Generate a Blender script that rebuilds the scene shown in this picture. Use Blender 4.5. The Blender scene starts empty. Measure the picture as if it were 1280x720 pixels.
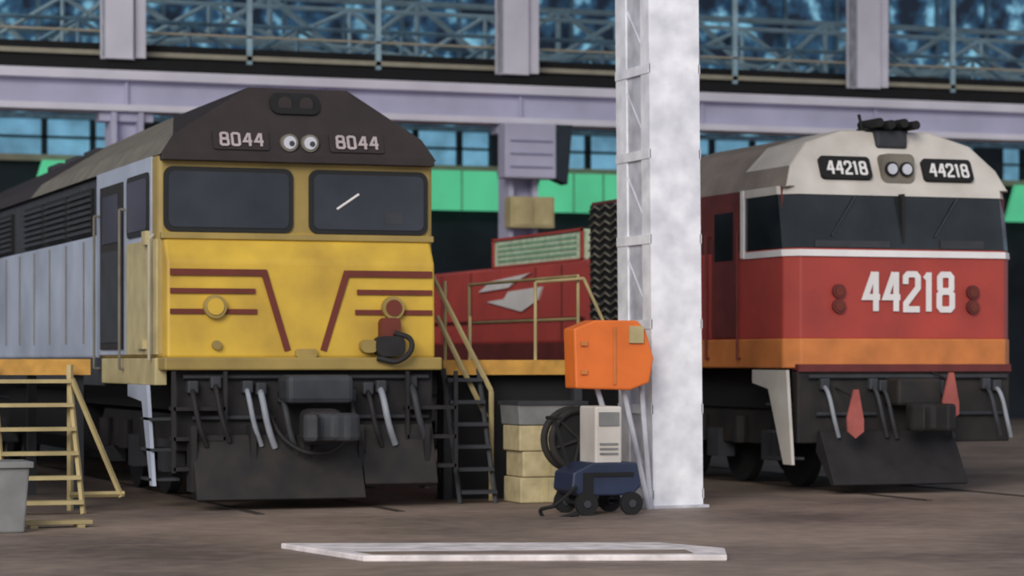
import bpy, math, random
from mathutils import Vector, Matrix
random.seed(4)
S=bpy.context.scene
try:
    S.view_settings.view_transform='Standard'
except Exception: pass

# ---------------- materials ----------------
def mat(name,col,rough=0.6,var=0.25,scale=3.0,metal=0.0,bump=0.0,dirt=None,dirtamt=0.5,emit=0.0):
    m=bpy.data.materials.new(name); m.use_nodes=True
    nt=m.node_tree; b=nt.nodes['Principled BSDF']
    b.inputs['Roughness'].default_value=rough; b.inputs['Metallic'].default_value=metal
    tc=nt.nodes.new('ShaderNodeTexCoord')
    n=nt.nodes.new('ShaderNodeTexNoise'); n.inputs['Scale'].default_value=scale; n.inputs['Detail'].default_value=6
    nt.links.new(tc.outputs['Object'],n.inputs['Vector'])
    r=nt.nodes.new('ShaderNodeValToRGB')
    r.color_ramp.elements[0].position=0.3; r.color_ramp.elements[1].position=0.7
    d=dirt if dirt else tuple(c*(1-var) for c in col)
    if dirt: d=tuple(c*(1-dirtamt)+e*dirtamt for c,e in zip(col,dirt))
    r.color_ramp.elements[0].color=(*d,1)
    r.color_ramp.elements[1].color=(*[min(1,c*(1+var*0.3)) for c in col],1)
    nt.links.new(n.outputs['Fac'],r.inputs['Fac'])
    nt.links.new(r.outputs['Color'],b.inputs['Base Color'])
    if emit>0:
        nt.links.new(r.outputs['Color'],b.inputs['Emission Color']); b.inputs['Emission Strength'].default_value=emit
    if bump>0:
        bp=nt.nodes.new('ShaderNodeBump'); bp.inputs['Strength'].default_value=bump; bp.inputs['Distance'].default_value=0.02
        nt.links.new(n.outputs['Fac'],bp.inputs['Height']); nt.links.new(bp.outputs['Normal'],b.inputs['Normal'])
    return m
def s(r,g,b):
    f=lambda c:((c/255)/12.92 if c/255<=0.04045 else ((c/255+0.055)/1.055)**2.4)
    return (f(r),f(g),f(b))
M={}
M['yellow']=mat('yellow_paint',s(214,176,60),0.5,dirt=s(140,106,52),dirtamt=0.5,scale=1.6)
M['yellow_dull']=mat('yellow_dull_paint',s(164,140,76),0.55,dirt=s(104,88,54),dirtamt=0.45,scale=2)
M['cream']=mat('cream_paint',s(192,178,132),0.6,dirt=s(120,100,70),dirtamt=0.4)
M['brown']=mat('dark_brown_roof_paint',s(46,36,36),0.65,0.35)
M['browntext']=mat('faded_roof_numeral_paint',s(180,166,168),0.6,0.2)
M['stripe']=mat('dark_red_stripe',s(108,44,30),0.6,0.2)
M['grey_body']=mat('light_grey_body_paint',s(176,184,202),0.55,dirt=s(112,118,134),dirtamt=0.5,scale=1.0)
M['grey_mid']=mat('grey_roof_paint',s(122,116,106),0.7,0.3)
M['grey_dark']=mat('dark_grey_metal',s(56,58,64),0.7,0.4)
M['black']=mat('black_grimy_metal',s(24,23,25),0.75,dirt=s(50,44,40),dirtamt=0.7,scale=4)
M['black2']=mat('soot_and_shade_black',s(18,18,21),0.8,0.4)  # also colours the shade sheet under the middle platform
M['under']=mat('pilot_dark_brown',s(34,31,33),0.75,0.5,scale=4)
M['glass']=mat('dark_windscreen_glass',s(52,56,64),0.12,0.5,scale=1.2)
M['glassr']=mat('dark_cab_glass',s(36,42,46),0.12,0.5,scale=2)
M['rubber']=mat('black_rubber',s(22,22,24),0.6,0.2)
M['white']=mat('white_paint',s(228,224,224),0.5,0.1)
M['red']=mat('red_paint',s(174,66,56),0.5,dirt=s(134,54,50),dirtamt=0.6,scale=1.4)
M['red_side']=mat('red_side_paint',s(186,74,66),0.5,dirt=s(140,58,58),dirtamt=0.5,scale=1.2)
M['red_dark']=mat('dark_red_paint',s(106,44,42),0.6,0.3)
M['orange']=mat('orange_band_paint',s(208,126,66),0.55,0.25)
M['orange_box']=mat('orange_cabinet_paint',s(230,116,46),0.5,0.15)
M['roofwhite']=mat('offwhite_roof_paint',s(204,198,192),0.6,dirt=s(150,140,128),dirtamt=0.4,scale=2)
M['roofbeige']=mat('beige_roof_paint',s(138,126,118),0.7,0.25)
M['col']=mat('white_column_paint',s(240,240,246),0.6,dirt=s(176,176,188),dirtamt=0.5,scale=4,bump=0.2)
M['col_shade']=mat('shaded_column_paint',s(206,206,216),0.7,dirt=s(134,134,144),dirtamt=0.6,scale=4)  # darker copy of the column white, shade of the left face put into colour
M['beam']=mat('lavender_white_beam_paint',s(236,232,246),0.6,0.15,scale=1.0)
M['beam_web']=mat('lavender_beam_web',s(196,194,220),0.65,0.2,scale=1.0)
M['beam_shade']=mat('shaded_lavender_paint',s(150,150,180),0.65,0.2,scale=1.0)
M['steel']=mat('blue_grey_steel',s(126,162,184),0.6,0.4)
M['steel2']=mat('pale_truss_steel',s(176,208,222),0.6,0.3)
M['railc']=mat('cream_rail_paint',s(178,170,150),0.6,0.2)
M['plat_y']=mat('platform_yellow_edge',s(206,154,72),0.6,0.35,scale=5)
M['deck']=mat('platform_deck_steel',s(70,66,60),0.8,0.4)
M['lad']=mat('ladder_cream_yellow',s(180,162,116),0.6,0.3)
M['green']=mat('green_awning',s(96,214,158),0.6,0.15,scale=1.0,emit=0.55)  # emission added to brighten the awnings; they are no light source
M['cyan']=mat('daylit_window_pane',s(120,176,206),0.3,0.5,scale=1.2,emit=0.65)
M['wall']=mat('dark_shed_wall',s(44,54,64),0.85,0.5,scale=0.8)
M['cart_blue']=mat('blue_cart_paint',s(40,50,76),0.5,0.3)
M['card']=mat('carton_cardboard',s(196,180,140),0.8,0.3,scale=6)
M['bin']=mat('grey_bin_plastic',s(130,130,130),0.7,0.3)
M['lampg']=mat('lamp_lens',s(200,200,210),0.2,0.1)
M['pinkred']=mat('red_signal_flag_cloth',s(168,88,82),0.8,0.3)
M['palegreen']=mat('pale_green_cover',s(206,220,192),0.6,0.3,scale=6)
M['slatgreen']=mat('green_shadow_slat',s(140,180,146),0.6,0.3,scale=6)
M['hose']=mat('pale_air_hose',s(150,155,165),0.6,0.3)
M['rail']=mat('worn_rail_steel',s(90,80,74),0.5,0.3,metal=0.5)
M['ceil']=mat('ceiling_sheet',s(60,66,70),0.8,0.3)
M['kerb']=mat('pale_concrete_edge',s(232,222,222),0.8,0.35,scale=5)

def floor_mat():
    m=bpy.data.materials.new('stained_concrete_floor'); m.use_nodes=True
    nt=m.node_tree; b=nt.nodes['Principled BSDF']; b.inputs['Roughness'].default_value=0.65
    tc=nt.nodes.new('ShaderNodeTexCoord')
    n=nt.nodes.new('ShaderNodeTexNoise'); n.inputs['Scale'].default_value=0.35; n.inputs['Detail'].default_value=8
    n2=nt.nodes.new('ShaderNodeTexNoise'); n2.inputs['Scale'].default_value=4; n2.inputs['Detail'].default_value=8
    nt.links.new(tc.outputs['Object'],n.inputs['Vector']); nt.links.new(tc.outputs['Object'],n2.inputs['Vector'])
    mx=nt.nodes.new('ShaderNodeMath'); mx.operation='MULTIPLY_ADD'; mx.inputs[1].default_value=0.4; 
    nt.links.new(n2.outputs['Fac'],mx.inputs[0]); nt.links.new(n.outputs['Fac'],mx.inputs[2])
    r=nt.nodes.new('ShaderNodeValToRGB'); e=r.color_ramp.elements
    e[0].position=0.5; e[0].color=(*s(98,84,78),1); e[1].position=0.9; e[1].color=(*s(164,144,130),1)
    nt.links.new(mx.outputs[0],r.inputs['Fac']); nt.links.new(r.outputs['Color'],b.inputs['Base Color'])
    return m
M['floor']=floor_mat()
def glazing_mat():
    m=bpy.data.materials.new('hazy_clerestory_glazing'); m.use_nodes=True
    nt=m.node_tree; b=nt.nodes['Principled BSDF']; b.inputs['Roughness'].default_value=0.4
    tc=nt.nodes.new('ShaderNodeTexCoord')
    n=nt.nodes.new('ShaderNodeTexNoise'); n.inputs['Scale'].default_value=1.5; n.inputs['Detail'].default_value=6
    nt.links.new(tc.outputs['Object'],n.inputs['Vector'])
    r=nt.nodes.new('ShaderNodeValToRGB'); e=r.color_ramp.elements
    e[0].position=0.42; e[0].color=(*s(16,28,44),1); e[1].position=0.66; e[1].color=(*s(136,196,220),1)
    x=e.new(0.54); x.color=(*s(42,78,106),1)
    nt.links.new(n.outputs['Fac'],r.inputs['Fac']); nt.links.new(r.outputs['Color'],b.inputs['Base Color'])
    nt.links.new(r.outputs['Color'],b.inputs['Emission Color']); b.inputs['Emission Strength'].default_value=0.75
    return m
M['glaz']=glazing_mat()

# ---------------- geometry helpers ----------------
def link(o,parent=None):
    S.collection.objects.link(o)
    if parent: o.parent=parent
    return o
def empty(name,loc=(0,0,0)):
    o=bpy.data.objects.new(name,None); o.empty_display_size=0.3; o.location=loc; return link(o)
def meshobj(name,parent,verts,faces,mats,fm=None,smooth=False):
    if not isinstance(mats,list): mats=[mats]
    me=bpy.data.meshes.new(name); me.from_pydata([tuple(v) for v in verts],[],faces)
    for k in mats: me.materials.append(M[k])
    if fm:
        for p,i in zip(me.polygons,fm): p.material_index=i
    import bmesh
    bm=bmesh.new(); bm.from_mesh(me); bmesh.ops.recalc_face_normals(bm,faces=bm.faces); bm.to_mesh(me); bm.free()
    if smooth:
        for p in me.polygons: p.use_smooth=True
    return link(bpy.data.objects.new(name,me),parent)
def bev(o,w,seg=2):
    b=o.modifiers.new('bevel','BEVEL'); b.width=w; b.segments=seg; b.limit_method='ANGLE'; return o
def box(name,parent,x0,x1,y0,y1,z0,z1,m,bevel=0):
    v=[(x0,y0,z0),(x1,y0,z0),(x1,y1,z0),(x0,y1,z0),(x0,y0,z1),(x1,y0,z1),(x1,y1,z1),(x0,y1,z1)]
    f=[(0,3,2,1),(4,5,6,7),(0,1,5,4),(1,2,6,5),(2,3,7,6),(3,0,4,7)]
    o=meshobj(name,parent,v,f,m)
    if bevel: bev(o,bevel)
    return o
def boxes(name,parent,lst,m):
    V=[];F=[]
    for (x0,x1,y0,y1,z0,z1) in lst:
        k=len(V)
        V+=[(x0,y0,z0),(x1,y0,z0),(x1,y1,z0),(x0,y1,z0),(x0,y0,z1),(x1,y0,z1),(x1,y1,z1),(x0,y1,z1)]
        F+=[tuple(i+k for i in f) for f in [(0,3,2,1),(4,5,6,7),(0,1,5,4),(1,2,6,5),(2,3,7,6),(3,0,4,7)]]
    return meshobj(name,parent,V,F,m)
def prism(name,parent,pts,axis,a0,a1,m,bevel=0):
    def P(p,a):
        if axis=='Y': return (p[0],a,p[1])
        if axis=='X': return (a,p[0],p[1])
        return (p[0],p[1],a)
    n=len(pts); V=[P(p,a0) for p in pts]+[P(p,a1) for p in pts]
    F=[tuple(range(n)),tuple(range(2*n-1,n-1,-1))]+[(i,(i+1)%n,n+(i+1)%n,n+i) for i in range(n)]
    o=meshobj(name,parent,V,F,m)
    if bevel: bev(o,bevel)
    return o
def rrect(x0,x1,z0,z1,r,n=5):
    pts=[]
    for cx,cz,a in [(x1-r,z1-r,0),(x0+r,z1-r,90),(x0+r,z0+r,180),(x1-r,z0+r,270)]:
        for i in range(n+1):
            t=math.radians(a+90*i/n); pts.append((cx+r*math.cos(t),cz+r*math.sin(t)))
    return pts
def cyl(name,parent,c,axis,r,L,m,seg=24):
    V=[];
    for a in (-L/2,L/2):
        for i in range(seg):
            t=2*math.pi*i/seg; u,w=r*math.cos(t),r*math.sin(t)
            p={'X':(a,u,w),'Y':(u,a,w),'Z':(u,w,a)}[axis]; V.append((c[0]+p[0],c[1]+p[1],c[2]+p[2]))
    F=[tuple(range(seg)),tuple(range(2*seg-1,seg-1,-1))]+[(i,(i+1)%seg,seg+(i+1)%seg,seg+i) for i in range(seg)]
    return meshobj(name,parent,V,F,m)
def rods(name,parent,segs,r,m,n=8):
    V=[];F=[]
    for p,q in segs:
        p=Vector(p);q=Vector(q);d=(q-p).normalized()
        u=d.orthogonal().normalized(); w=d.cross(u); k=len(V)
        for e in (p,q):
            for i in range(n):
                t=2*math.pi*(i+.5)/n; V.append(e+u*r*math.cos(t)+w*r*math.sin(t))
        F+= [tuple(k+i for i in range(n)),tuple(k+2*n-1-i for i in range(n))]
        F+= [(k+i,k+(i+1)%n,k+n+(i+1)%n,k+n+i) for i in range(n)]
    return meshobj(name,parent,V,F,m)
def tube(name,parent,pts,r,m):
    c=bpy.data.curves.new(name,'CURVE'); c.dimensions='3D'; c.bevel_depth=r; c.bevel_resolution=3; c.use_fill_caps=True
    sp=c.splines.new('BEZIER'); sp.bezier_points.add(len(pts)-1)
    for b,p in zip(sp.bezier_points,pts):
        b.co=p; b.handle_left_type=b.handle_right_type='AUTO'
    c.materials.append(M[m]); return link(bpy.data.objects.new(name,c),parent)
def strip(name,parent,pts,w,y,m,th=0.012):
    """mitred flat polyline in the XZ plane"""
    P=[Vector(p) for p in pts]; L_=[];R_=[]
    closed=(P[0]-P[-1]).length<1e-6
    for i,p in enumerate(P):
        a=P[i-1] if i>0 else (P[-2] if closed else None)
        b=P[i+1] if i<len(P)-1 else (P[1] if closed else None)
        d1=(b-p).normalized() if b is not None else (p-a).normalized()
        d0=(p-a).normalized() if a is not None else d1
        t=(d0+d1).normalized(); n=Vector((-t.y,t.x)); k=w/2/max(.5,n.dot(Vector((-d0.y,d0.x))))
        L_.append(p+n*k);R_.append(p-n*k)
    V=[];F=[]; n=len(P)
    for yy in (y,y-th):
        for q in L_+R_: V.append((q.x,yy,q.y))
    for i in range(n-1):
        F+=[(i,i+1,n+i+1,n+i),(2*n+i,3*n+i,3*n+i+1,2*n+i+1),(i,2*n+i,2*n+i+1,i+1),(n+i,n+i+1,3*n+i+1,3*n+i)]
    F+=[(0,n,3*n,2*n),(n-1,2*n-1,4*n-1,3*n-1)]
    return meshobj(name,parent,V,F,m)
GL={'4':[[(.78,-.06),(.78,1.06)],[(.66,1.04),(.14,.34),(1.02,.34)]],
    '2':[[(.12,.72),(.12,.92),(.26,1),(.74,1),(.88,.92),(.88,.62),(.14,.16),(.14,0.0),(.98,0.0)]],
    '1':[[(.5,-.06),(.5,1.06)],[(.52,1.0),(.26,.86)]],
    '8':[[(.14,.75),(.14,.92),(.28,1),(.72,1),(.86,.92),(.86,.6),(.72,.53),(.28,.53),(.14,.6),(.14,.75)],
         [(.1,.25),(.1,.42),(.26,.51),(.74,.51),(.9,.42),(.9,.08),(.76,0),(.24,0),(.1,.08),(.1,.25)]],
    '0':[[(.12,.5),(.12,.92),(.28,1),(.72,1),(.88,.92),(.88,.08),(.72,0),(.28,0),(.12,.08),(.12,.5)]]}
def numerals(name,parent,body,cx,y,cz,w,h,st,m,tilt=0):
    e=bpy.data.objects.new(name,None); link(e,parent); e.location=(cx,y,cz); e.rotation_euler=(-tilt,0,0)
    wd=[.62 if ch=='1' else 1 for ch in body]; gap=.24; tot=sum(wd)+gap*(len(body)-1); u=w/tot; x=-w/2
    for i,ch in enumerate(body):
        for j,pl in enumerate(GL[ch]):
            off=(.5-.31)*u if ch=='1' else 0
            strip(f'{name}_stroke_{i}_{j}',e,[(x-off+px*u,-h/2+st/2+pz*(h-st)) for px,pz in pl],st,-.001*j,m)
        x+=(wd[i]+gap)*u
    return e
def louvre(name,parent,x,y0,y1,z0,z1,n,m,side=-1,th=0.04):
    return boxes(name,parent,[((x-th,x) if side<0 else (x,x+th))+(y0,y1,z0+(z1-z0)*(i+.1)/n,z0+(z1-z0)*(i+.6)/n) for i in range(n)],m)

def bogie(par,c,y0,tag,m='black2'):
    for k in range(3):
        yy=y0+k*1.65
        for sx in (-0.75,0.75):
            cyl(f'wheel_{tag}_{k}_{"l" if sx<0 else "r"}',par,(c+sx,yy,0.50),'X',0.48,0.13,m,28)
        cyl(f'axle_{tag}_{k}',par,(c,yy,0.50),'X',0.08,1.9,m,12)
        boxes(f'axlebox_{tag}_{k}',par,[(c-1.22,c-0.98,yy-.17,yy+.17,.35,.72),(c+.98,c+1.22,yy-.17,yy+.17,.35,.72)],'grey_dark')
    for sx in (-1.08,1.08):
        prism(f'bogie_frame_{tag}_{"l" if sx<0 else "r"}',par,[(y0-.6,.75),(y0-.3,1.0),(y0+3.6,1.0),(y0+3.9,.75),(y0+3.9,.62),(y0+3.0,.55),(y0+.3,.55),(y0-.6,.62)],'X',c+sx-.07,c+sx+.07,'black')
        for k in range(3):
            cyl(f'spring_{tag}_{k}_{"l" if sx<0 else "r"}',par,(c+sx*1.12,y0+.8+k*1.2,.72),'Z',.09,.34,'under',12)

# ================= ROOM =================
box('floor',None,-30,60,-5,62,-0.3,0,'floor')
box('wall_back',None,-10,60,62,62.3,0,6.3,'wall')
wb=empty('window_1')
box('clerestory_glass',wb,-10,60,62.0,62.1,7.42,19.95,'glaz')
boxes('mullions',wb,[(x-.05,x+.05,61.85,61.98,7.42,19.95) for x in [i*1.5 for i in range(-4,40)]]+[(-10,60,61.85,61.98,z-.04,z+.04) for z in (8.4,9.4,10.4,11.5,13,15,17)],'steel')
box('ceiling',None,-10,60,22,62.3,20,20.2,'ceil')  # unseen; start and height set to dim the rear while sun reaches the girder
w2=empty('window_2')
box('panes',w2,-10,60,62.0,62.1,6.45,7.3,'cyan')
boxes('frames',w2,[(x-.06,x+.06,61.8,61.98,6.45,7.3) for x in [i*1.15+.3 for i in range(-4,50)]]+[(x-.4,x+.4,61.7,61.97,6.45,7.3) for x in [22.2+4.6*i for i in range(-6,8)]]+[(-10,60,61.8,61.98,6.85,6.9)],'wall')
boxes('sill',w2,[(-10,60,61.75,62.2,6.3,6.45)],'railc')
boxes('head',w2,[(-10,60,61.75,62.2,7.3,7.42)],'steel')
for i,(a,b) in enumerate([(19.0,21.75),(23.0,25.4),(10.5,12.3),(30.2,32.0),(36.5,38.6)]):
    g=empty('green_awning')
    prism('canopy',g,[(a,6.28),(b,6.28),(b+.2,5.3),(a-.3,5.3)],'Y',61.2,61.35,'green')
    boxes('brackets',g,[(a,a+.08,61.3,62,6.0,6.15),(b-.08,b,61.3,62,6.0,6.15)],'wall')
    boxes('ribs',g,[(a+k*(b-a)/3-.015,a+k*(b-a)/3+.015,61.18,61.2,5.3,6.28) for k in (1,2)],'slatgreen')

Yb=48.0
gir=empty('crane_runway_girder')
boxes('flanges',gir,[(-10,60,Yb-.35,Yb+.35,6.76,6.93),(-10,60,Yb-.35,Yb+.35,6.18,6.3)],'beam')
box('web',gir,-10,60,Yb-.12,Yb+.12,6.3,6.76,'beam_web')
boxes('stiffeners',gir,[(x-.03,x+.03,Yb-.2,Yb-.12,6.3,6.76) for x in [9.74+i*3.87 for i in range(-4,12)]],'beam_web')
box('top_timber',gir,-10,60,Yb-.2,Yb+.28,6.93,7.14,'black2')
box('walkway_deck',gir,-10,60,Yb+.28,51.0,7.02,7.14,'black2')
wr=empty('walkway_railing')
boxes('rails',wr,[(-10,60,Yb+.3,Yb+.36,7.27,7.36),(-10,60,Yb+.3,Yb+.36,7.7,7.74)],'railc')
boxes('toe_board',wr,[(-10,60,Yb+.37,Yb+.40,7.14,7.5)],'black2')
boxes('posts',wr,[(x-.05,x+.05,Yb+.3,Yb+.36,7.14,9.2) for x in [12.2,14.75,22.3,27.3,7.3,31.5]],'steel2')
for x in (9.74,17.5,25.15,33,2.0):
    c=empty('steel_stanchion')
    boxes('flange_plates',c,[(x-.42,x+.1,Yb-.34,Yb-.28,7.14,19.95),(x-.42,x+.1,Yb+.1,Yb+.16,7.14,19.95)],'beam')
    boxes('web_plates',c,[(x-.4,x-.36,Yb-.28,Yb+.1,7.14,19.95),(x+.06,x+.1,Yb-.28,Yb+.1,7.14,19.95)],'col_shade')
    boxes('inner_strut',c,[(x+.16,x+.36,Yb-.2,Yb+.05,7.14,19.95)],'beam')
    boxes('foot',c,[(x-.42,x+.36,Yb-.2,Yb+.1,7.14,7.18)],'beam')
    c2=empty('support_column')
    boxes('shaft',c2,[(x-.3,x-.2,Yb-.3,Yb+.3,0,6.17),(x+.2,x+.3,Yb-.3,Yb+.3,0,6.17),(x-.2,x+.2,Yb-.04,Yb+.04,0,6.17)],'beam_web')
    boxes('knee_brackets',c2,[(x-.5,x+.5,Yb-.2,Yb+.2,6.0,6.17)],'beam_web')
def truss(name,Y,z0,z1,step,m,r,ph=0,arch=0):
    t=empty(name); segs=[]; x=-6+ph; k=0
    while x<46:
        zl=z0+arch*abs(math.sin((x)/9.0*math.pi)); zl2=z0+arch*abs(math.sin((x+step)/9.0*math.pi))
        segs.append(((x,Y,zl),(x+step,Y,zl2))); segs.append(((x,Y,z1),(x+step,Y,z1)))
        segs.append(((x,Y,zl if k%2 else z1),(x+step,Y,z1 if k%2 else zl2)))
        if k%2==0: segs.append(((x,Y,zl),(x,Y,z1)))
        x+=step;k+=1
    rods('lattice',t,segs,r,m,4)
    return t
truss('roof_truss',50.8,7.6,8.25,1.1,'steel',.045)
truss('roof_truss',52.5,7.8,8.9,1.5,'steel2',.045,.4,.4)
truss('roof_truss',56,8.0,9.6,1.7,'steel2',.065,.2,.6)
truss('roof_truss',59,7.8,9.0,1.3,'steel',.06,.7)
v=empty('ventilation_box')
box('housing',v,16.95,18.0,47.2,47.64,5.1,6.15,'beam_web',.03)
prism('side_duct',v,[(18.0,6.15),(18.35,6.15),(18.25,5.0),(18.0,5.1)],'Y',47.25,47.6,'wall')
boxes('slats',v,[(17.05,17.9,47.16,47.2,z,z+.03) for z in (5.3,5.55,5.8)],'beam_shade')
sb=empty('switchboard_cabinet')
box('cabinet',sb,17.1,18.0,47.3,47.68,4.15,4.75,'cream',.02)
boxes('doors',sb,[(17.15,17.53,47.27,47.3,4.2,4.7),(17.57,17.95,47.27,47.3,4.2,4.7)],'cream')

# ================= LEFT LOCOMOTIVE (yellow) =================
L=empty('diesel_locomotive'); c=7.52; h=1.55; Y0=27.64
box('cab_body',L,c-h,c+h,Y0,31.0,1.62,3.82,'yellow_dull',.05)
box('cab_side_skin',L,c-h-.012,c-h+.02,Y0+.28,31.0,1.66,3.8,'grey_body')
box('side_cream_corner',L,c-h-.015,c-h+.01,Y0+.02,Y0+1.6,1.66,2.9,'cream')
prism('nose',L,[(Y0+.1,3.0),(Y0-.02,2.98),(Y0-.22,2.66),(Y0-.24,1.62),(Y0+.1,1.62)],'X',c-1.5,c+1.5,'yellow',.03)
box('nose_ledge',L,c-1.53,c+1.53,Y0-.1,Y0+.02,2.9,2.97,'yellow_dull',.01)
box('headstock',L,c-1.55,c+1.55,Y0-.34,Y0+.2,1.49,1.63,'yellow_dull',.02)
box('long_hood',L,c-h+.03,c+h-.03,31.0,46.6,1.62,3.1,'grey_body',.03)
box('upper_hood',L,c-h+.06,c+h-.06,31.0,46.6,3.1,3.8,'grey_dark',.03)
for i,(a,b,m) in enumerate([(31.5,33.0,'black2'),(33.2,34.7,'black2'),(34.9,36.4,'black2'),(37.5,40.5,'black2'),(41,45.5,'black2')]):
    box(f'grille_recess_{i}',L,c-h+.02,c-h+.07,a,b,3.12,3.68,m)
    louvre(f'grille_slats_{i}',L,c-h+.03,a,b,3.14,3.66,7,'grey_dark')
boxes('hood_door_seams',L,[(c-h+.015,c-h+.03,y,y+.03,1.8,3.05) for y in (32,33.2,34.4,35.6,36.8,38,39.2,40.4,41.6,42.8,44)],'grey_mid')
x0,x1=c-h,c+h
def roofsec(y,dz=0,yt=None):
    yt=y if yt is None else yt; ym=(y*.7+yt*.3)
    return [(x0,y,3.8),(x0+.16,ym,4.02+dz*.5),(c-.50,yt,4.58+dz),(c+.62,yt,4.58+dz),(x1-.14,ym,4.04+dz*.5),(x1,y,3.8)]
V=roofsec(Y0-.12,0,Y0+.22)+roofsec(31.6)+roofsec(35.8,-.04)+roofsec(46.6,-.12)
F=[(0,1,2,3,4,5)];fm=[0]
def ring(a,b,mi):
    for i in range(5):
        F.append((a+i,a+i+1,b+i+1,b+i)); fm.append(mi)
F+= [(0,1,7,6)];fm.append(1)
F+= [(1,2,8)];fm.append(0)
F+= [(1,8,7)];fm.append(1)
F+= [(2,3,9,8),(3,4,10,9),(4,5,11,10)];fm+=[0,0,0]
ring(6,12,1);ring(12,18,2)
F.append((23,22,21,20,19,18));fm.append(2)
F.append((0,5,23,18));fm.append(2)
meshobj('roof',L,V,F,['brown','grey_mid','brown'],fm)
boxes('roof_fans',L,[(c-.5,c+.5,y,y+1.0,4.4,4.58) for y in (36.5,38,39.5)],'grey_dark')
box('exhaust_stack',L,c-.2,c+.2,33.0,33.6,4.5,4.66,'black2')
box('brow_trim',L,c-1.53,c+1.53,Y0-.13,Y0,3.74,3.82,'brown',.01)
tilt=math.atan2(.34,.78)
yb=lambda z:Y0-.12+.34*(z-3.8)/.78
for nm,xx in (('left',6.87),('right',8.17)):
    o=prism('number_board_'+nm,L,rrect(xx-.31,xx+.31,3.86,4.10,.03),'Y',-.005,.02,'brown')
    o.matrix_local=Matrix.Translation((0,yb(3.98)-.015,3.98))@Matrix.Rotation(-tilt,4,'X')@Matrix.Translation((0,0,-3.98))
    numerals('number_'+nm,L,'8044',xx,yb(3.98)-.03,3.98,.48,.17,.028,'browntext',tilt)
for k,xx in enumerate((7.40,7.63)):
    cyl(f'headlight_rim_{k}',L,(xx,yb(3.96)+.0,3.96),'Y',.095,.12,'grey_mid',20)
    cyl(f'headlight_lens_{k}',L,(xx,yb(3.96)-.06,3.96),'Y',.07,.03,'lampg',20)
    cyl(f'headlight_bulb_{k}',L,(xx+.02,yb(3.96)-.078,3.95),'Y',.03,.01,'grey_dark',12)
o=prism('brow_emblem',L,rrect(c-.28,c+.28,-.13,.13,.1),'Y',-.02,.04,'black2')
o.matrix_local=Matrix.Translation((0,yb(4.4)-.01,4.4))@Matrix.Rotation(-tilt,4,'X')
cyl('emblem_disc_left',L,(c-.12,yb(4.4)-.02,4.4),'Y',.08,.06,'brown',18)
cyl('emblem_disc_right',L,(c+.12,yb(4.4)-.02,4.4),'Y',.08,.06,'brown',18)
for i,(a,b) in enumerate([(6.03,7.46),(7.64,9.0)]):
    prism(f'windscreen_rubber_{i}',L,rrect(a,b,2.98,3.68,.1),'Y',Y0-.03,Y0+.03,'rubber')
    prism(f'windscreen_glass_{i}',L,rrect(a+.05,b-.05,3.03,3.63,.07),'Y',Y0-.04,Y0+.03,'glass')
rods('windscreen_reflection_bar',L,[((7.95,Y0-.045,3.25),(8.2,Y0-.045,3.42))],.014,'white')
box('cab_notice_card',L,8.5,8.72,Y0-.044,Y0,3.1,3.22,'grey_dark')
yn=Y0-.24
strip('stripe_outer_left',L,[(6.05,2.54),(7.08,2.54),(7.34,1.70)],.07,yn,'stripe')
strip('stripe_mid_left',L,[(6.05,2.34),(6.98,2.34)],.055,yn,'stripe')
strip('stripe_low_left',L,[(6.05,2.12),(7.0,2.12)],.055,yn,'stripe')
strip('stripe_outer_right',L,[(8.98,2.54),(8.0,2.54),(7.74,1.70)],.07,yn,'stripe')
strip('stripe_mid_right',L,[(8.98,2.34),(8.12,2.34)],.055,yn,'stripe')
strip('stripe_low_right',L,[(8.98,2.12),(8.10,2.12)],.055,yn,'stripe')
for k,xx in enumerate((6.53,8.52)):
    cyl(f'marker_light_{k}',L,(xx,yn-.03,2.17),'Y',.125,.08,'yellow_dull',24)
    cyl(f'marker_lens_{k}',L,(xx,yn-.075,2.17),'Y',.09,.02,'yellow' if k==0 else 'stripe',24)
    cyl(f'marker_low_{k}',L,(xx+.02,yn-.03,1.76),'Y',.05,.06,'yellow_dull',20)
prism('jumper_box',L,rrect(8.36,8.58,1.66,2.06,.06),'Y',yn-.14,yn,'stripe')
prism('jumper_box_lower',L,rrect(8.30,8.62,1.64,1.86,.08),'Y',yn-.18,yn,'under')
tube('jumper_cable',L,[(8.5,yn-.15,1.9),(8.68,yn-.2,1.8),(8.55,yn-.22,1.6),(8.3,yn-.15,1.62)],.03,'under')
prism('jumper_plug',L,rrect(8.14,8.32,1.68,1.82,.06),'Y',yn-.12,yn,'yellow_dull')
prism('coupling_cover',L,rrect(7.42,7.66,1.63,1.72,.03),'Y',yn-.05,yn,'yellow_dull')
sx=c-h-.012
box('door',L,sx-.02,sx+.01,29.4,30.7,1.72,3.62,'black')
box('door_panel',L,sx-.03,sx,29.5,30.6,1.8,2.85,'grey_dark')
box('door_glass',L,sx-.03,sx,29.6,30.5,2.95,3.5,'glass')
prism('side_window_rubber',L,rrect(28.0,29.15,2.96,3.64,.08),'X',sx-.02,sx+.02,'rubber')
prism('side_window_glass',L,rrect(28.06,29.09,3.02,3.58,.05),'X',sx-.028,sx+.02,'glass')
rods('door_handrails',L,[((sx-.07,y,1.5),(sx-.07,y,3.3)) for y in (29.3,30.8)]+[((sx-.07,y,z),(sx,y,z)) for y in (29.3,30.8) for z in (1.5,3.3)],.016,'grey_mid')
rods('front_side_rails',L,[((sx-.05,Y0+.15,1.6),(sx-.05,Y0+.15,2.9)),((sx-.05,Y0+.15,2.9),(sx,Y0+.15,2.95))],.018,'railc')
boxes('side_grab_boxes',L,[(sx-.05,sx,Y0+.35,Y0+.55,2.85,3.0),(sx-.05,sx,Y0+.5,Y0+.9,1.72,1.82)],'cream')
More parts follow.
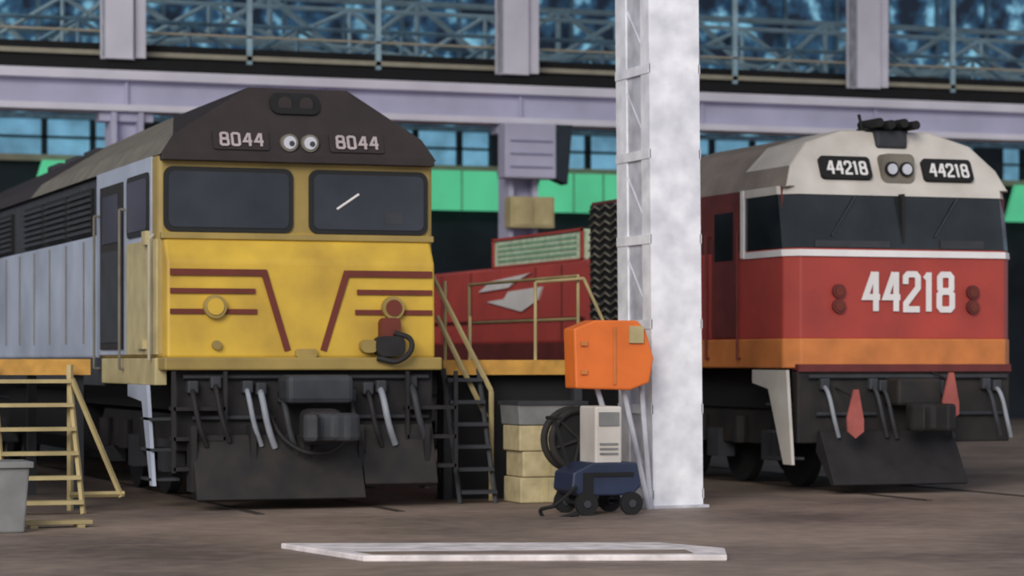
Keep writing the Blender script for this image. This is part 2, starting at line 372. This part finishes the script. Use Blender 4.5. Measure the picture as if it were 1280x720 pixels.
box('side_sill_cream',L,c-h-.03,c-h+.1,Y0,30.6,1.33,1.62,'cream',.01)
box('side_sill',L,c-h,c+h,30.6,46.6,1.3,1.62,'grey_dark')
box('underframe',L,c-1.2,c+1.2,Y0+.1,46.6,1.05,1.62,'black2')
box('pilot_plate',L,c-1.4,c+1.5,Y0-.15,Y0+.05,.62,1.5,'under',.02)
prism('plough_blade',L,[(Y0-.2,.8),(Y0-.3,.8),(Y0-.6,.12),(Y0-.53,.1),(Y0-.2,.6)],'X',c-1.25,c+.6,'black',.01)
prism('plough_blade_right',L,[(Y0-.2,.9),(Y0-.28,.9),(Y0-.5,.26),(Y0-.43,.22),(Y0-.2,.6)],'X',c+.62,c+1.45,'black',.01)
boxes('plough_ribs',L,[(x-.03,x+.03,Y0-.42,Y0-.2,.2,.9) for x in (c-1.25,c-.6,c,c+.6,c+1.35)],'under')
box('coupler_pocket',L,c-.28,c+.46,Y0-.62,Y0-.15,1.13,1.44,'grey_dark',.06)
box('coupler_shank',L,c-.14,c+.26,Y0-.9,Y0-.5,.70,1.08,'under',.08)
prism('coupler_knuckle',L,[(c-.18,Y0-.9),(c+.34,Y0-.9),(c+.38,Y0-1.15),(c+.2,Y0-1.22),(c+.12,Y0-1.05),(c-.05,Y0-1.05),(c-.12,Y0-1.25),(c-.26,Y0-1.15)],'Z',.74,1.04,'grey_dark',.05)
for k,(xx,zz) in enumerate([(6.9,1.3),(7.05,1.28),(8.25,1.28),(8.4,1.3),(6.55,1.35),(8.75,1.35),(6.3,1.3),(7.3,1.2),(8.05,1.2)]):
    tube(f'air_hose_{k}',L,[(xx,Y0-.18,zz),(xx-.02,Y0-.36,zz-.1),(xx+.03,Y0-.42,zz-.4),(xx+.12,Y0-.36,zz-.62)],.028+.008*(k%2),'hose' if k in(0,1,3) else ('grey_dark' if k%2 else 'under'))
    box(f'hose_cock_{k}',L,xx-.06,xx+.06,Y0-.26,Y0-.14,zz-.06,zz+.08,'grey_dark',.02)
tube('coupler_chain',L,[(7.1,Y0-.2,1.1),(7.3,Y0-.5,.7),(7.6,Y0-.6,.6),(7.9,Y0-.5,.72),(8.1,Y0-.2,1.1)],.025,'under')
rods('brake_pipes',L,[((6.2,Y0-.2,1.42),(8.95,Y0-.2,1.42)),((6.3,Y0-.2,.98),(7.2,Y0-.2,.98)),((8.0,Y0-.2,.98),(8.95,Y0-.2,.98))],.025,'grey_dark')
for k,xx in enumerate((6.35,8.95)):
    boxes(f'end_step_frame_{k}',L,[(xx-.28,xx+.28,Y0-.34,Y0-.1,z,z+.04) for z in (.42,.74,1.06)]+[(xx-.3,xx-.26,Y0-.34,Y0-.3,.4,1.48),(xx+.26,xx+.3,Y0-.34,Y0-.3,.4,1.48)],'under')
prism('side_step_plate',L,[(Y0+1.3,1.33),(Y0+.3,1.33),(Y0-.02,.25),(Y0+.12,.25),(Y0+.55,1.15),(Y0+1.3,1.2)],'X',c-h-.06,c-h-.02,'grey_body')
boxes('side_treads',L,[(c-h-.06,c-h+.25,Y0+.05,Y0+.6,z,z+.03) for z in (.3,.62,.95)],'grey_dark')
bogie(L,c,29.0,'front'); bogie(L,c,40.5,'rear')
prism('fuel_tank',L,[(c-1.3,1.2),(c+1.3,1.2),(c+1.3,.6),(c+.9,.35),(c-.9,.35),(c-1.3,.6)],'Y',33.8,39.2,'black2')

# ================= RIGHT LOCOMOTIVE (red) =================
R=empty('diesel_locomotive.001'); c=15.32; h=1.55; Y0=28.3; x0,x1=c-h,c+h
prism('cab_body',R,[(x0,Y0+.18),(x0+.16,Y0),(x1-.16,Y0),(x1,Y0+.18),(x1,33.0),(x0,33.0)],'Z',1.85,2.95,'red',.02)
prism('cab_orange_band',R,[(x0-.01,Y0+.17),(x0+.155,Y0-.02),(x1-.155,Y0-.02),(x1+.01,Y0+.17),(x1+.01,34.6),(x0-.01,34.6)],'Z',1.50,1.86,'orange',.02)
box('buffer_beam_edge',R,x0+.1,x1-.1,Y0-.06,Y0+.1,1.46,1.55,'red_dark')
box('cab_upper',R,x0+.02,x1-.02,Y0+.25,33.0,2.94,3.7,'red_dark')
def band(name,zb,zt,o,m,ymax=1.3,inset=0):
    k=.16
    yb_=Y0-o; 
    def sec(z,d): return [(x0-o,Y0+ymax,z),(x0-o,Y0+.18+d,z),(x0+k-o*.5,yb_+d,z),(x1-k+o*.5,yb_+d,z),(x1+o,Y0+.18+d,z),(x1+o,Y0+ymax,z)]
    db=(zb-2.9)*.18; dt=(zt-2.9)*.18
    V=sec(zb,db)+sec(zt,dt); F=[(i,i+1,7+i,6+i) for i in range(5)]+[(0,1,2,3,4,5),(11,10,9,8,7,6),(5,0,6,11)]
    return meshobj(name,R,V,F,m)
band('windscreen_glass',2.95,3.62,0.0,'glassr')
band('white_sill_strip',2.85,2.93,.015,'white')
band('white_head_strip',3.60,3.70,.015,'roofwhite')
boxes('windscreen_pillars',R,[(c-.02,c+.02,Y0+.02,Y0+.12,2.95,3.62)],'rubber')
box('side_post_white',R,x0-.03,x0+.05,Y0+1.24,Y0+1.32,2.86,3.7,'white')
for k,xx in enumerate((14.7,16.1)):
    rods(f'wiper_{k}',R,[((xx,Y0+.09,3.58),(xx-.35,Y0+.02,3.1))],.01,'grey_dark')
boxes('cab_desk',R,[(c-1.2,c-.2,Y0-.0,Y0+.03,2.96,3.04),(c+.5,c+1.1,Y0-.0,Y0+.03,2.96,3.06)],'grey_dark')
prof=[(-1.53,3.68),(-1.42,3.95),(-1.12,4.26),(-.6,4.42),(.6,4.42),(1.12,4.26),(1.42,3.95),(1.53,3.68)]
def rs(y,tilt_=0,lift=0): return [(c+a,y+tilt_*(z-3.68),z+(lift if z>3.7 else 0)) for a,z in prof]
V=rs(Y0+.12,.45)+rs(Y0+1.5)+rs(32.6)
n=8;F=[tuple(range(n))];fm=[0]
for a,b,mi in ((0,8,0),(8,16,1)):
    for i in range(n-1): F.append((a+i,a+i+1,b+i+1,b+i)); fm.append(mi if i>0 else 1)
F.append(tuple(range(23,15,-1)));fm.append(1); F.append((0,7,23,16));fm.append(1)
bev(meshobj('dome_roof',R,V,F,['roofwhite','roofbeige'],fm),.04,3)
t2=math.atan(.45); yr=lambda z:Y0+.12+.45*(z-3.68)
for nm,xx in (('left',14.62),('right',16.02)):
    o=prism('number_board_'+nm,R,rrect(xx-.34,xx+.34,-.15,.15,.05),'Y',-.03,.03,'black2')
    o.matrix_local=Matrix.Translation((0,yr(3.93)-.03,3.93))@Matrix.Rotation(-t2,4,'X')
    numerals('number_'+nm,R,'44218',xx,yr(3.93)-.07,3.93,.54,.19,.028,'white',t2)
prism('headlight_housing',R,rrect(c-.22,c+.22,3.76,4.12,.08),'Y',yr(3.74)-.0,yr(4.1)+.05,'grey_mid')
for k,xx in enumerate((c-.1,c+.1)):
    cyl(f'headlight_rim_{k}',R,(xx,yr(3.74)-.0,3.93),'Y',.09,.06,'black2',20)
    cyl(f'headlight_lens_{k}',R,(xx,yr(3.74)-.035,3.93),'Y',.065,.02,'lampg',20)
box('horn_base',R,c-.3,c+.3,Y0+.45,Y0+.7,4.36,4.46,'black2',.02)
box('marker_cluster',R,c-.2,c+.22,Y0+.32,Y0+.5,4.2,4.42,'grey_dark',.03)
for k,xx in enumerate((c-.24,c-.08,c+.1,c+.26)):
    cyl(f'horn_{k}',R,(xx,Y0+.42,4.5-.02*(k%2)),'Y',.055,.5,'black2',14)
rods('horn_spike',R,[((c-.3,Y0+.5,4.4),(c-.36,Y0+.5,4.62))],.02,'black2')
numerals('fleet_number',R,'44218',15.37,Y0-.012,2.43,1.24,.50,.075,'white',0)
for k,xx in enumerate((c-.9,c+.93)):
    for j,zz in enumerate((2.43,2.25)):
        cyl(f'marker_{k}_{j}',R,(xx,Y0-.02,zz),'Y',.085,.06,'red_dark',20)
        cyl(f'marker_lens_{k}_{j}',R,(xx,Y0-.055,zz),'Y',.06,.02,'stripe',20)
box('side_door',R,x0-.02,x0+.02,29.75,30.5,1.88,3.58,'red_dark')
box('side_door_glass',R,x0-.03,x0+.02,29.85,30.4,2.85,3.45,'glassr')
rods('side_handrails',R,[((x0-.06,y,1.6),(x0-.06,y,3.2)) for y in (29.65,30.6)]+[((x0-.06,y,z),(x0,y,z)) for y in (29.65,30.6) for z in (1.62,3.18)],.014,'red_dark')
box('radiator_block',R,x0+.02,x1-.02,32.6,34.8,1.85,3.85,'red_dark',.03)
box('radiator_recess',R,x0-.005,x0+.03,32.7,34.75,2.1,3.8,'black2')
segs=[]
for i in range(15):
    z=2.15+i*.112
    pts=[(x0-.03,32.72+j*.2,z+(.06 if j%2 else 0)) for j in range(11)]
    segs+=list(zip(pts[:-1],pts[1:]))
rods('radiator_mesh',R,segs,.016,'grey_mid',4)
box('rear_hood',R,x0+.02,x1-.02,34.8,46.6,1.85,3.05,'red_side',.04)
box('equipment_box',R,x0+.05,x1-.6,35.2,39.0,3.05,3.5,'palegreen',.03)
boxes('equipment_box_trim',R,[(x0+.02,x0+.05,35.15,39.05,z,z+.04) for z in (3.03,3.47)]+[(x0+.02,x0+.05,y,y+.06,3.05,3.5) for y in (35.15,38.98)],'red')
louvre('equipment_box_slats',R,x0+.06,35.4,38.8,3.12,3.44,4,'slatgreen',th=.02)
box('rear_sill',R,x0,x1,34.6,46.6,1.5,1.86,'red_dark')
prism('side_logo_upper',R,[(37.2,2.92),(39.0,2.84),(39.6,2.68),(38.2,2.72),(37.9,2.80)],'X',x0-.01,x0+.03,'white')
prism('side_logo_lower',R,[(36.7,2.70),(38.2,2.66),(38.4,2.55),(39.2,2.52),(37.6,2.34),(36.9,2.5)],'X',x0-.01,x0+.03,'white')
boxes('hood_handrail_side',R,[(x0-.02,x0+.03,35,46,2.2,2.23)],'red_dark')
boxes('hood_door_seams',R,[(x0+.005,x0+.03,y,y+.04,1.9,3.0) for y in (35.9,37,40,41.5,43,44.5)],'red_dark')
box('underframe',R,c-1.2,c+1.2,Y0+.2,46.6,1.0,1.5,'black2')
box('pilot_plate',R,c-1.45,c+1.45,Y0-.02,Y0+.15,.6,1.5,'black',.02)
prism('plough_blade',R,[(Y0-.05,.75),(Y0-.12,.75),(Y0-.5,.12),(Y0-.42,.1),(Y0,.5)],'X',c-1.2,c+.6,'under',.01)
prism('side_step_plate',R,[(Y0+.95,1.48),(Y0+.0,1.48),(Y0-.15,.35),(Y0+.08,.35),(Y0+.5,1.25),(Y0+.95,1.32)],'X',x0-.04,x0,'roofwhite')
boxes('side_treads',R,[(x0-.02,x0+.25,Y0+.1,Y0+.6,z,z+.03) for z in (.4,.72,1.05)],'grey_dark')
box('coupler_pocket',R,c-.3,c+.3,Y0-.4,Y0,1.05,1.38,'black',.04)
prism('coupler_knuckle',R,[(c-.2,Y0-.4),(c+.2,Y0-.4),(c+.3,Y0-.75),(c+.12,Y0-.9),(c+.02,Y0-.68),(c-.12,Y0-.7),(c-.2,Y0-.9),(c-.3,Y0-.7)],'Z',.75,1.08,'under',.04)
for k,(xx,zz) in enumerate([(14.85,1.3),(14.98,1.28),(15.75,1.28),(16.4,1.3),(16.55,1.28),(14.2,1.3)]):
    tube(f'air_hose_{k}',R,[(xx,Y0-.05,zz),(xx-.02,Y0-.22,zz-.1),(xx+.03,Y0-.28,zz-.4),(xx+.12,Y0-.22,zz-.62)],.026,'hose' if k in(4,5) else 'grey_dark')
    box(f'hose_cock_{k}',R,xx-.06,xx+.06,Y0-.12,Y0-.02,zz-.06,zz+.08,'grey_dark',.02)
rods('brake_pipes',R,[((14.0,Y0-.06,1.4),(16.7,Y0-.06,1.4)),((14.1,Y0-.06,.95),(14.9,Y0-.06,.95)),((15.8,Y0-.06,.95),(16.7,Y0-.06,.95))],.025,'grey_dark')
for k,xx in enumerate((14.38,15.66)):
    z=1.25 if k==0 else 1.45
    prism(f'signal_flag_{k}',R,[(xx-.02,z),(xx+.04,z),(xx+.11,z-.36),(xx+.11,z-.5),(xx-.0,z-.58),(xx-.1,z-.5),(xx-.11,z-.34)],'Y',Y0-.54,Y0-.51,'pinkred')
    rods(f'flag_stick_{k}',R,[((xx,Y0-.52,z-.1),(xx,Y0-.0,z+.02))],.012,'under')
bogie(R,c,29.6,'front'); bogie(R,c,41.0,'rear')
prism('fuel_tank',R,[(c-1.3,1.2),(c+1.3,1.2),(c+1.3,.6),(c+.9,.35),(c-.9,.35),(c-1.3,.6)],'Y',34.4,39.6,'black2')

for cc in (7.52,15.32):
    t=empty('railway_track')
    boxes('rails',t,[(cc-.80,cc-.72,26.3,60,-.02,.012),(cc+.72,cc+.80,26.3,60,-.02,.012)],'rail')

# ================= FOREGROUND COLUMN =================
C=empty('lattice_steel_column',(11.33,26.4,0)); 
def LB(l): return [(a-11.33,b-11.33,p-26.4,q-26.4,z,w) for a,b,p,q,z,w in l]
boxes('front_flange',C,LB([(11.03,11.62,26.0,26.05,0,19.9)]),'col')
boxes('front_angles',C,LB([(11.03,11.06,26.05,26.24,0,19.9),(11.59,11.62,26.05,26.24,0,19.9)]),'col')
boxes('rear_flange',C,LB([(11.03,11.62,26.9,26.95,0,19.9)]),'col')
boxes('rear_angles',C,LB([(11.03,11.06,26.66,26.9,0,19.9),(11.59,11.62,26.66,26.9,0,19.9)]),'col')
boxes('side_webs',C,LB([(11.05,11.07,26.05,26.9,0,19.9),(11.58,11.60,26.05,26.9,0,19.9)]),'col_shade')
boxes('batten_plates',C,LB([(x,x+.02,26.0,26.95,z,z+.10) for z in [.1+.92*i for i in range(20)] for x in (11.02,11.61)]),'col')
sg=[]
for i in range(20):
    z=.24+.92*i
    for x in (11.055,11.595):
        sg.append(((x-11.33,-.32,z),(x-11.33,.42,z+.78)))
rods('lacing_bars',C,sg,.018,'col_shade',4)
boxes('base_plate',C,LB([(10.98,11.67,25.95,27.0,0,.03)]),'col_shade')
C.rotation_euler=(0,-.010,0)

O=empty('orange_hose_cabinet')
prism('cabinet',O,[(9.98,1.30),(9.96,1.93),(10.2,2.02),(10.68,2.02),(10.78,1.92),(10.87,1.62),(10.82,1.36),(10.6,1.28)],'Y',25.6,25.92,'orange_box',.02)
box('door_plate',O,10.58,10.74,25.57,25.6,1.78,1.96,'cream')
boxes('latch_and_hinges',O,[(10.03,10.10,25.57,25.6,1.45,1.5),(10.03,10.10,25.57,25.6,1.75,1.8),(10.4,10.43,25.585,25.6,1.34,1.95)],'orange')
rods('stand',O,[((10.6,25.8,1.3),(10.92,25.85,.0)),((10.8,25.8,1.45),(10.96,25.9,.0)),((10.3,25.8,1.3),(10.75,25.88,.0))],.03,'col_shade')

# ================= PLATFORMS =================
def platform(x0,x1,y0,y1,z,rail_x):
    p=empty('maintenance_platform')
    box('deck',p,x0,x1,y0+.04,y1,z-.06,z,'deck')
    box('edge_beam',p,x0,x1,y0-.03,y0+.05,z-.15,z+.02,'plat_y')
    boxes('legs',p,[(x-.05,x+.05,y-.05,y+.05,0,z-.06) for x in (x0+.1,x1-.1) for y in [y0+.15+3*i for i in range(6)]],'grey_dark')
    rods('guard_rail',p,[((rail_x,y0+.1,z),(rail_x,y0+.1,z+1.0)),((rail_x,y0+.1,z+1.0),(rail_x,y0+4,z+1.0)),((rail_x,y0+.1,z+.5),(rail_x,y0+4,z+.5)),((rail_x,y0+4,z),(rail_x,y0+4,z+1.0))],.02,'lad')
    return p
platform(2.6,5.3,27.95,45.5,1.59,2.8)
p=platform(9.4,11.2,28.3,45.5,1.58,11.1)
rods('front_guard_rail',p,[((10.55,28.35,1.56),(10.55,28.35,2.5)),((10.55,28.35,2.5),(11.15,28.35,2.55)),((11.15,28.35,2.55),(11.45,28.3,1.9)),((9.45,28.35,1.56),(9.45,28.35,2.5)),((9.75,28.35,1.56),(9.75,28.35,2.1))],.02,'lad')
box('under_deck_shade',p,9.42,11.18,28.5,28.55,0,1.45,'black2')  # dark sheet standing in for shade below the deck, not a fitted panel
def steps(x0,x1,yt,yb_,zt,n,m,name='access_steps'):
    e=empty(name)
    rods('stringers',e,[((x,yb_,0),(x,yt,zt)) for x in (x0,x1)],.03,m,4)
    boxes('treads',e,[(x0,x1,yb_+(yt-yb_)*(i+.5)/n-.1,yb_+(yt-yb_)*(i+.5)/n+.1,zt*(i+.5)/n-.02,zt*(i+.5)/n+.02) for i in range(n)],m)
    return e
e=steps(4.25,5.05,27.85,27.0,1.5,6,'lad')
rods('legs',e,[((5.05,27.75,0),(5.05,27.75,1.55)),((4.25,27.75,0),(4.25,27.75,1.55))],.035,'lad',4)
rods('brace',e,[((5.06,27.7,1.4),(5.55,27.5,.15)),((5.0,27.5,.18),(5.58,27.5,.18))],.03,'lad',4)
e=steps(9.38,9.8,28.2,27.6,1.5,6,'grey_dark')
rods('sloping_handrail',e,[((9.25,28.2,2.55),(9.92,28.1,1.25)),((9.92,28.1,1.25),(9.92,28.1,0.0)),((9.3,28.2,2.1),(9.88,28.15,.95))],.032,'lad',6)

# ================= SMALL ITEMS =================
for i,(z,dx) in enumerate([(0,0),(.29,.03),(.58,-.01)]):
    k=empty('cardboard_carton')
    box('carton',k,10.0+dx,10.62+dx,27.35,27.9,z+.004,z+.288,'card',.015)
    boxes('tape_and_label',k,[(10.27+dx,10.33+dx,27.343,27.35,z+.02,z+.28),(10.40+dx,10.54+dx,27.343,27.35,z+.08,z+.18)],'cream')
t=empty('storage_tray')
prism('tray',t,[(9.99,.875),(10.7,.875),(10.78,1.12),(9.97,1.12)],'Y',27.35,27.95,'bin',.01)
box('tray_rim',t,9.96,10.8,27.32,27.98,1.1,1.14,'grey_dark')
hr=empty('hose_reel')
for k,y in enumerate((26.3,26.55)):
    bpy.ops.mesh.primitive_torus_add(major_radius=.32,minor_radius=.04,location=(10.3,y,.74),rotation=(math.pi/2,0,0))
    o=bpy.context.object; o.name=f'rim_{k}'; o.data.materials.append(M['black']); o.parent=hr
cyl('drum',hr,(10.3,26.42,.74),'Y',.28,.22,'black2')
rods('spokes',hr,[((10.3+.3*math.cos(a),26.3,.74+.3*math.sin(a)),(10.3-.3*math.cos(a),26.3,.74-.3*math.sin(a))) for a in (0.3,1.35,2.4)],.02,'black')
rods('stand',hr,[((10.05,26.42,0),(10.3,26.42,.74)),((10.55,26.42,0),(10.3,26.42,.74))],.03,'black')
w=empty('welding_trolley')
prism('base',w,[(9.72,.26),(9.74,.44),(9.95,.54),(10.45,.54),(10.5,.3),(10.4,.2),(9.8,.2)],'Y',25.05,25.6,'cart_blue',.02)
boxes('base_trim',w,[(9.85,10.4,25.03,25.05,.4,.44),(9.85,9.95,25.03,25.05,.22,.4)],'black2')
box('machine_case',w,10.02,10.32,25.15,25.6,.52,1.12,'roofwhite',.02)
box('control_panel',w,10.06,10.28,25.13,25.15,.92,1.06,'bin')
boxes('case_vents',w,[(10.07,10.27,25.135,25.15,z,z+.02) for z in (.62,.67,.72)],'bin')
for k,(x,y) in enumerate([(9.86,25.0),(10.36,25.0),(9.86,25.6),(10.36,25.6)]):
    cyl(f'wheel_{k}',w,(x,y,.12),'Y',.12,.06,'black2',20)
    cyl(f'hub_{k}',w,(x,y-.035,.12),'Y',.04,.02,'grey_dark',14)
rods('handle',w,[((9.78,25.3,.5),(9.62,25.3,1.0)),((9.62,25.1,1.0),(9.62,25.5,1.0)),((9.86,25.0,.12),(9.86,25.6,.12)),((10.36,25.0,.12),(10.36,25.6,.12))],.02,'black2')
tube('cable',w,[(9.75,25.0,.3),(9.5,24.95,.12),(9.4,25.1,.03),(9.7,24.8,.03)],.02,'black2')
b=empty('rubbish_bin')
prism('body',b,[(3.45,0.0),(4.0,0.0),(4.05,.62),(3.4,.62)],'Y',24.3,24.8,'bin',.02)
box('rim',b,3.37,4.08,24.26,24.84,.6,.66,'bin',.01)
pl=empty('timber_plank')
box('board',pl,4.1,4.75,24.9,25.1,.03,.07,'lad',.005)
boxes('battens',pl,[(4.15,4.22,24.87,25.13,0,.03),(4.6,4.67,24.87,25.13,0,.03)],'lad')
k=empty('concrete_pit_edge')
prism('slab',k,[(5.7,21.5),(5.95,19.9),(8.7,19.0),(9.0,19.7),(8.75,20.5),(6.6,21.2)],'Z',0,.05,'kerb',.01)
prism('dark_recess',k,[(6.0,20.3),(6.05,19.95),(8.5,19.2),(8.6,19.6)],'Z',.05,.053,'floor')

# ================= LIGHT =================
W=bpy.data.worlds.new('World'); S.world=W; W.use_nodes=True
bg=W.node_tree.nodes['Background']; bg.inputs[0].default_value=(0.76,0.82,0.95,1); bg.inputs[1].default_value=0.66
sd=bpy.data.lights.new('sun','SUN'); sd.energy=2.2; sd.angle=math.radians(30); sd.color=(1,.95,.86)
so=link(bpy.data.objects.new('sun',sd)); d=Vector((.56,.80,-.42)); so.rotation_euler=d.to_track_quat('-Z','Y').to_euler()

# ================= CAMERA =================
cd=bpy.data.cameras.new('camera'); cd.sensor_width=36; cd.lens=3270/1280*36; cd.shift_y=90/1280; cd.clip_end=300
cd.dof.use_dof=True; cd.dof.focus_distance=22.5; cd.dof.aperture_fstop=1.7
co=link(bpy.data.objects.new('camera',cd)); co.location=(0,0,1.6); co.rotation_euler=(math.pi/2,0,-math.radians(19.9))
S.camera=co
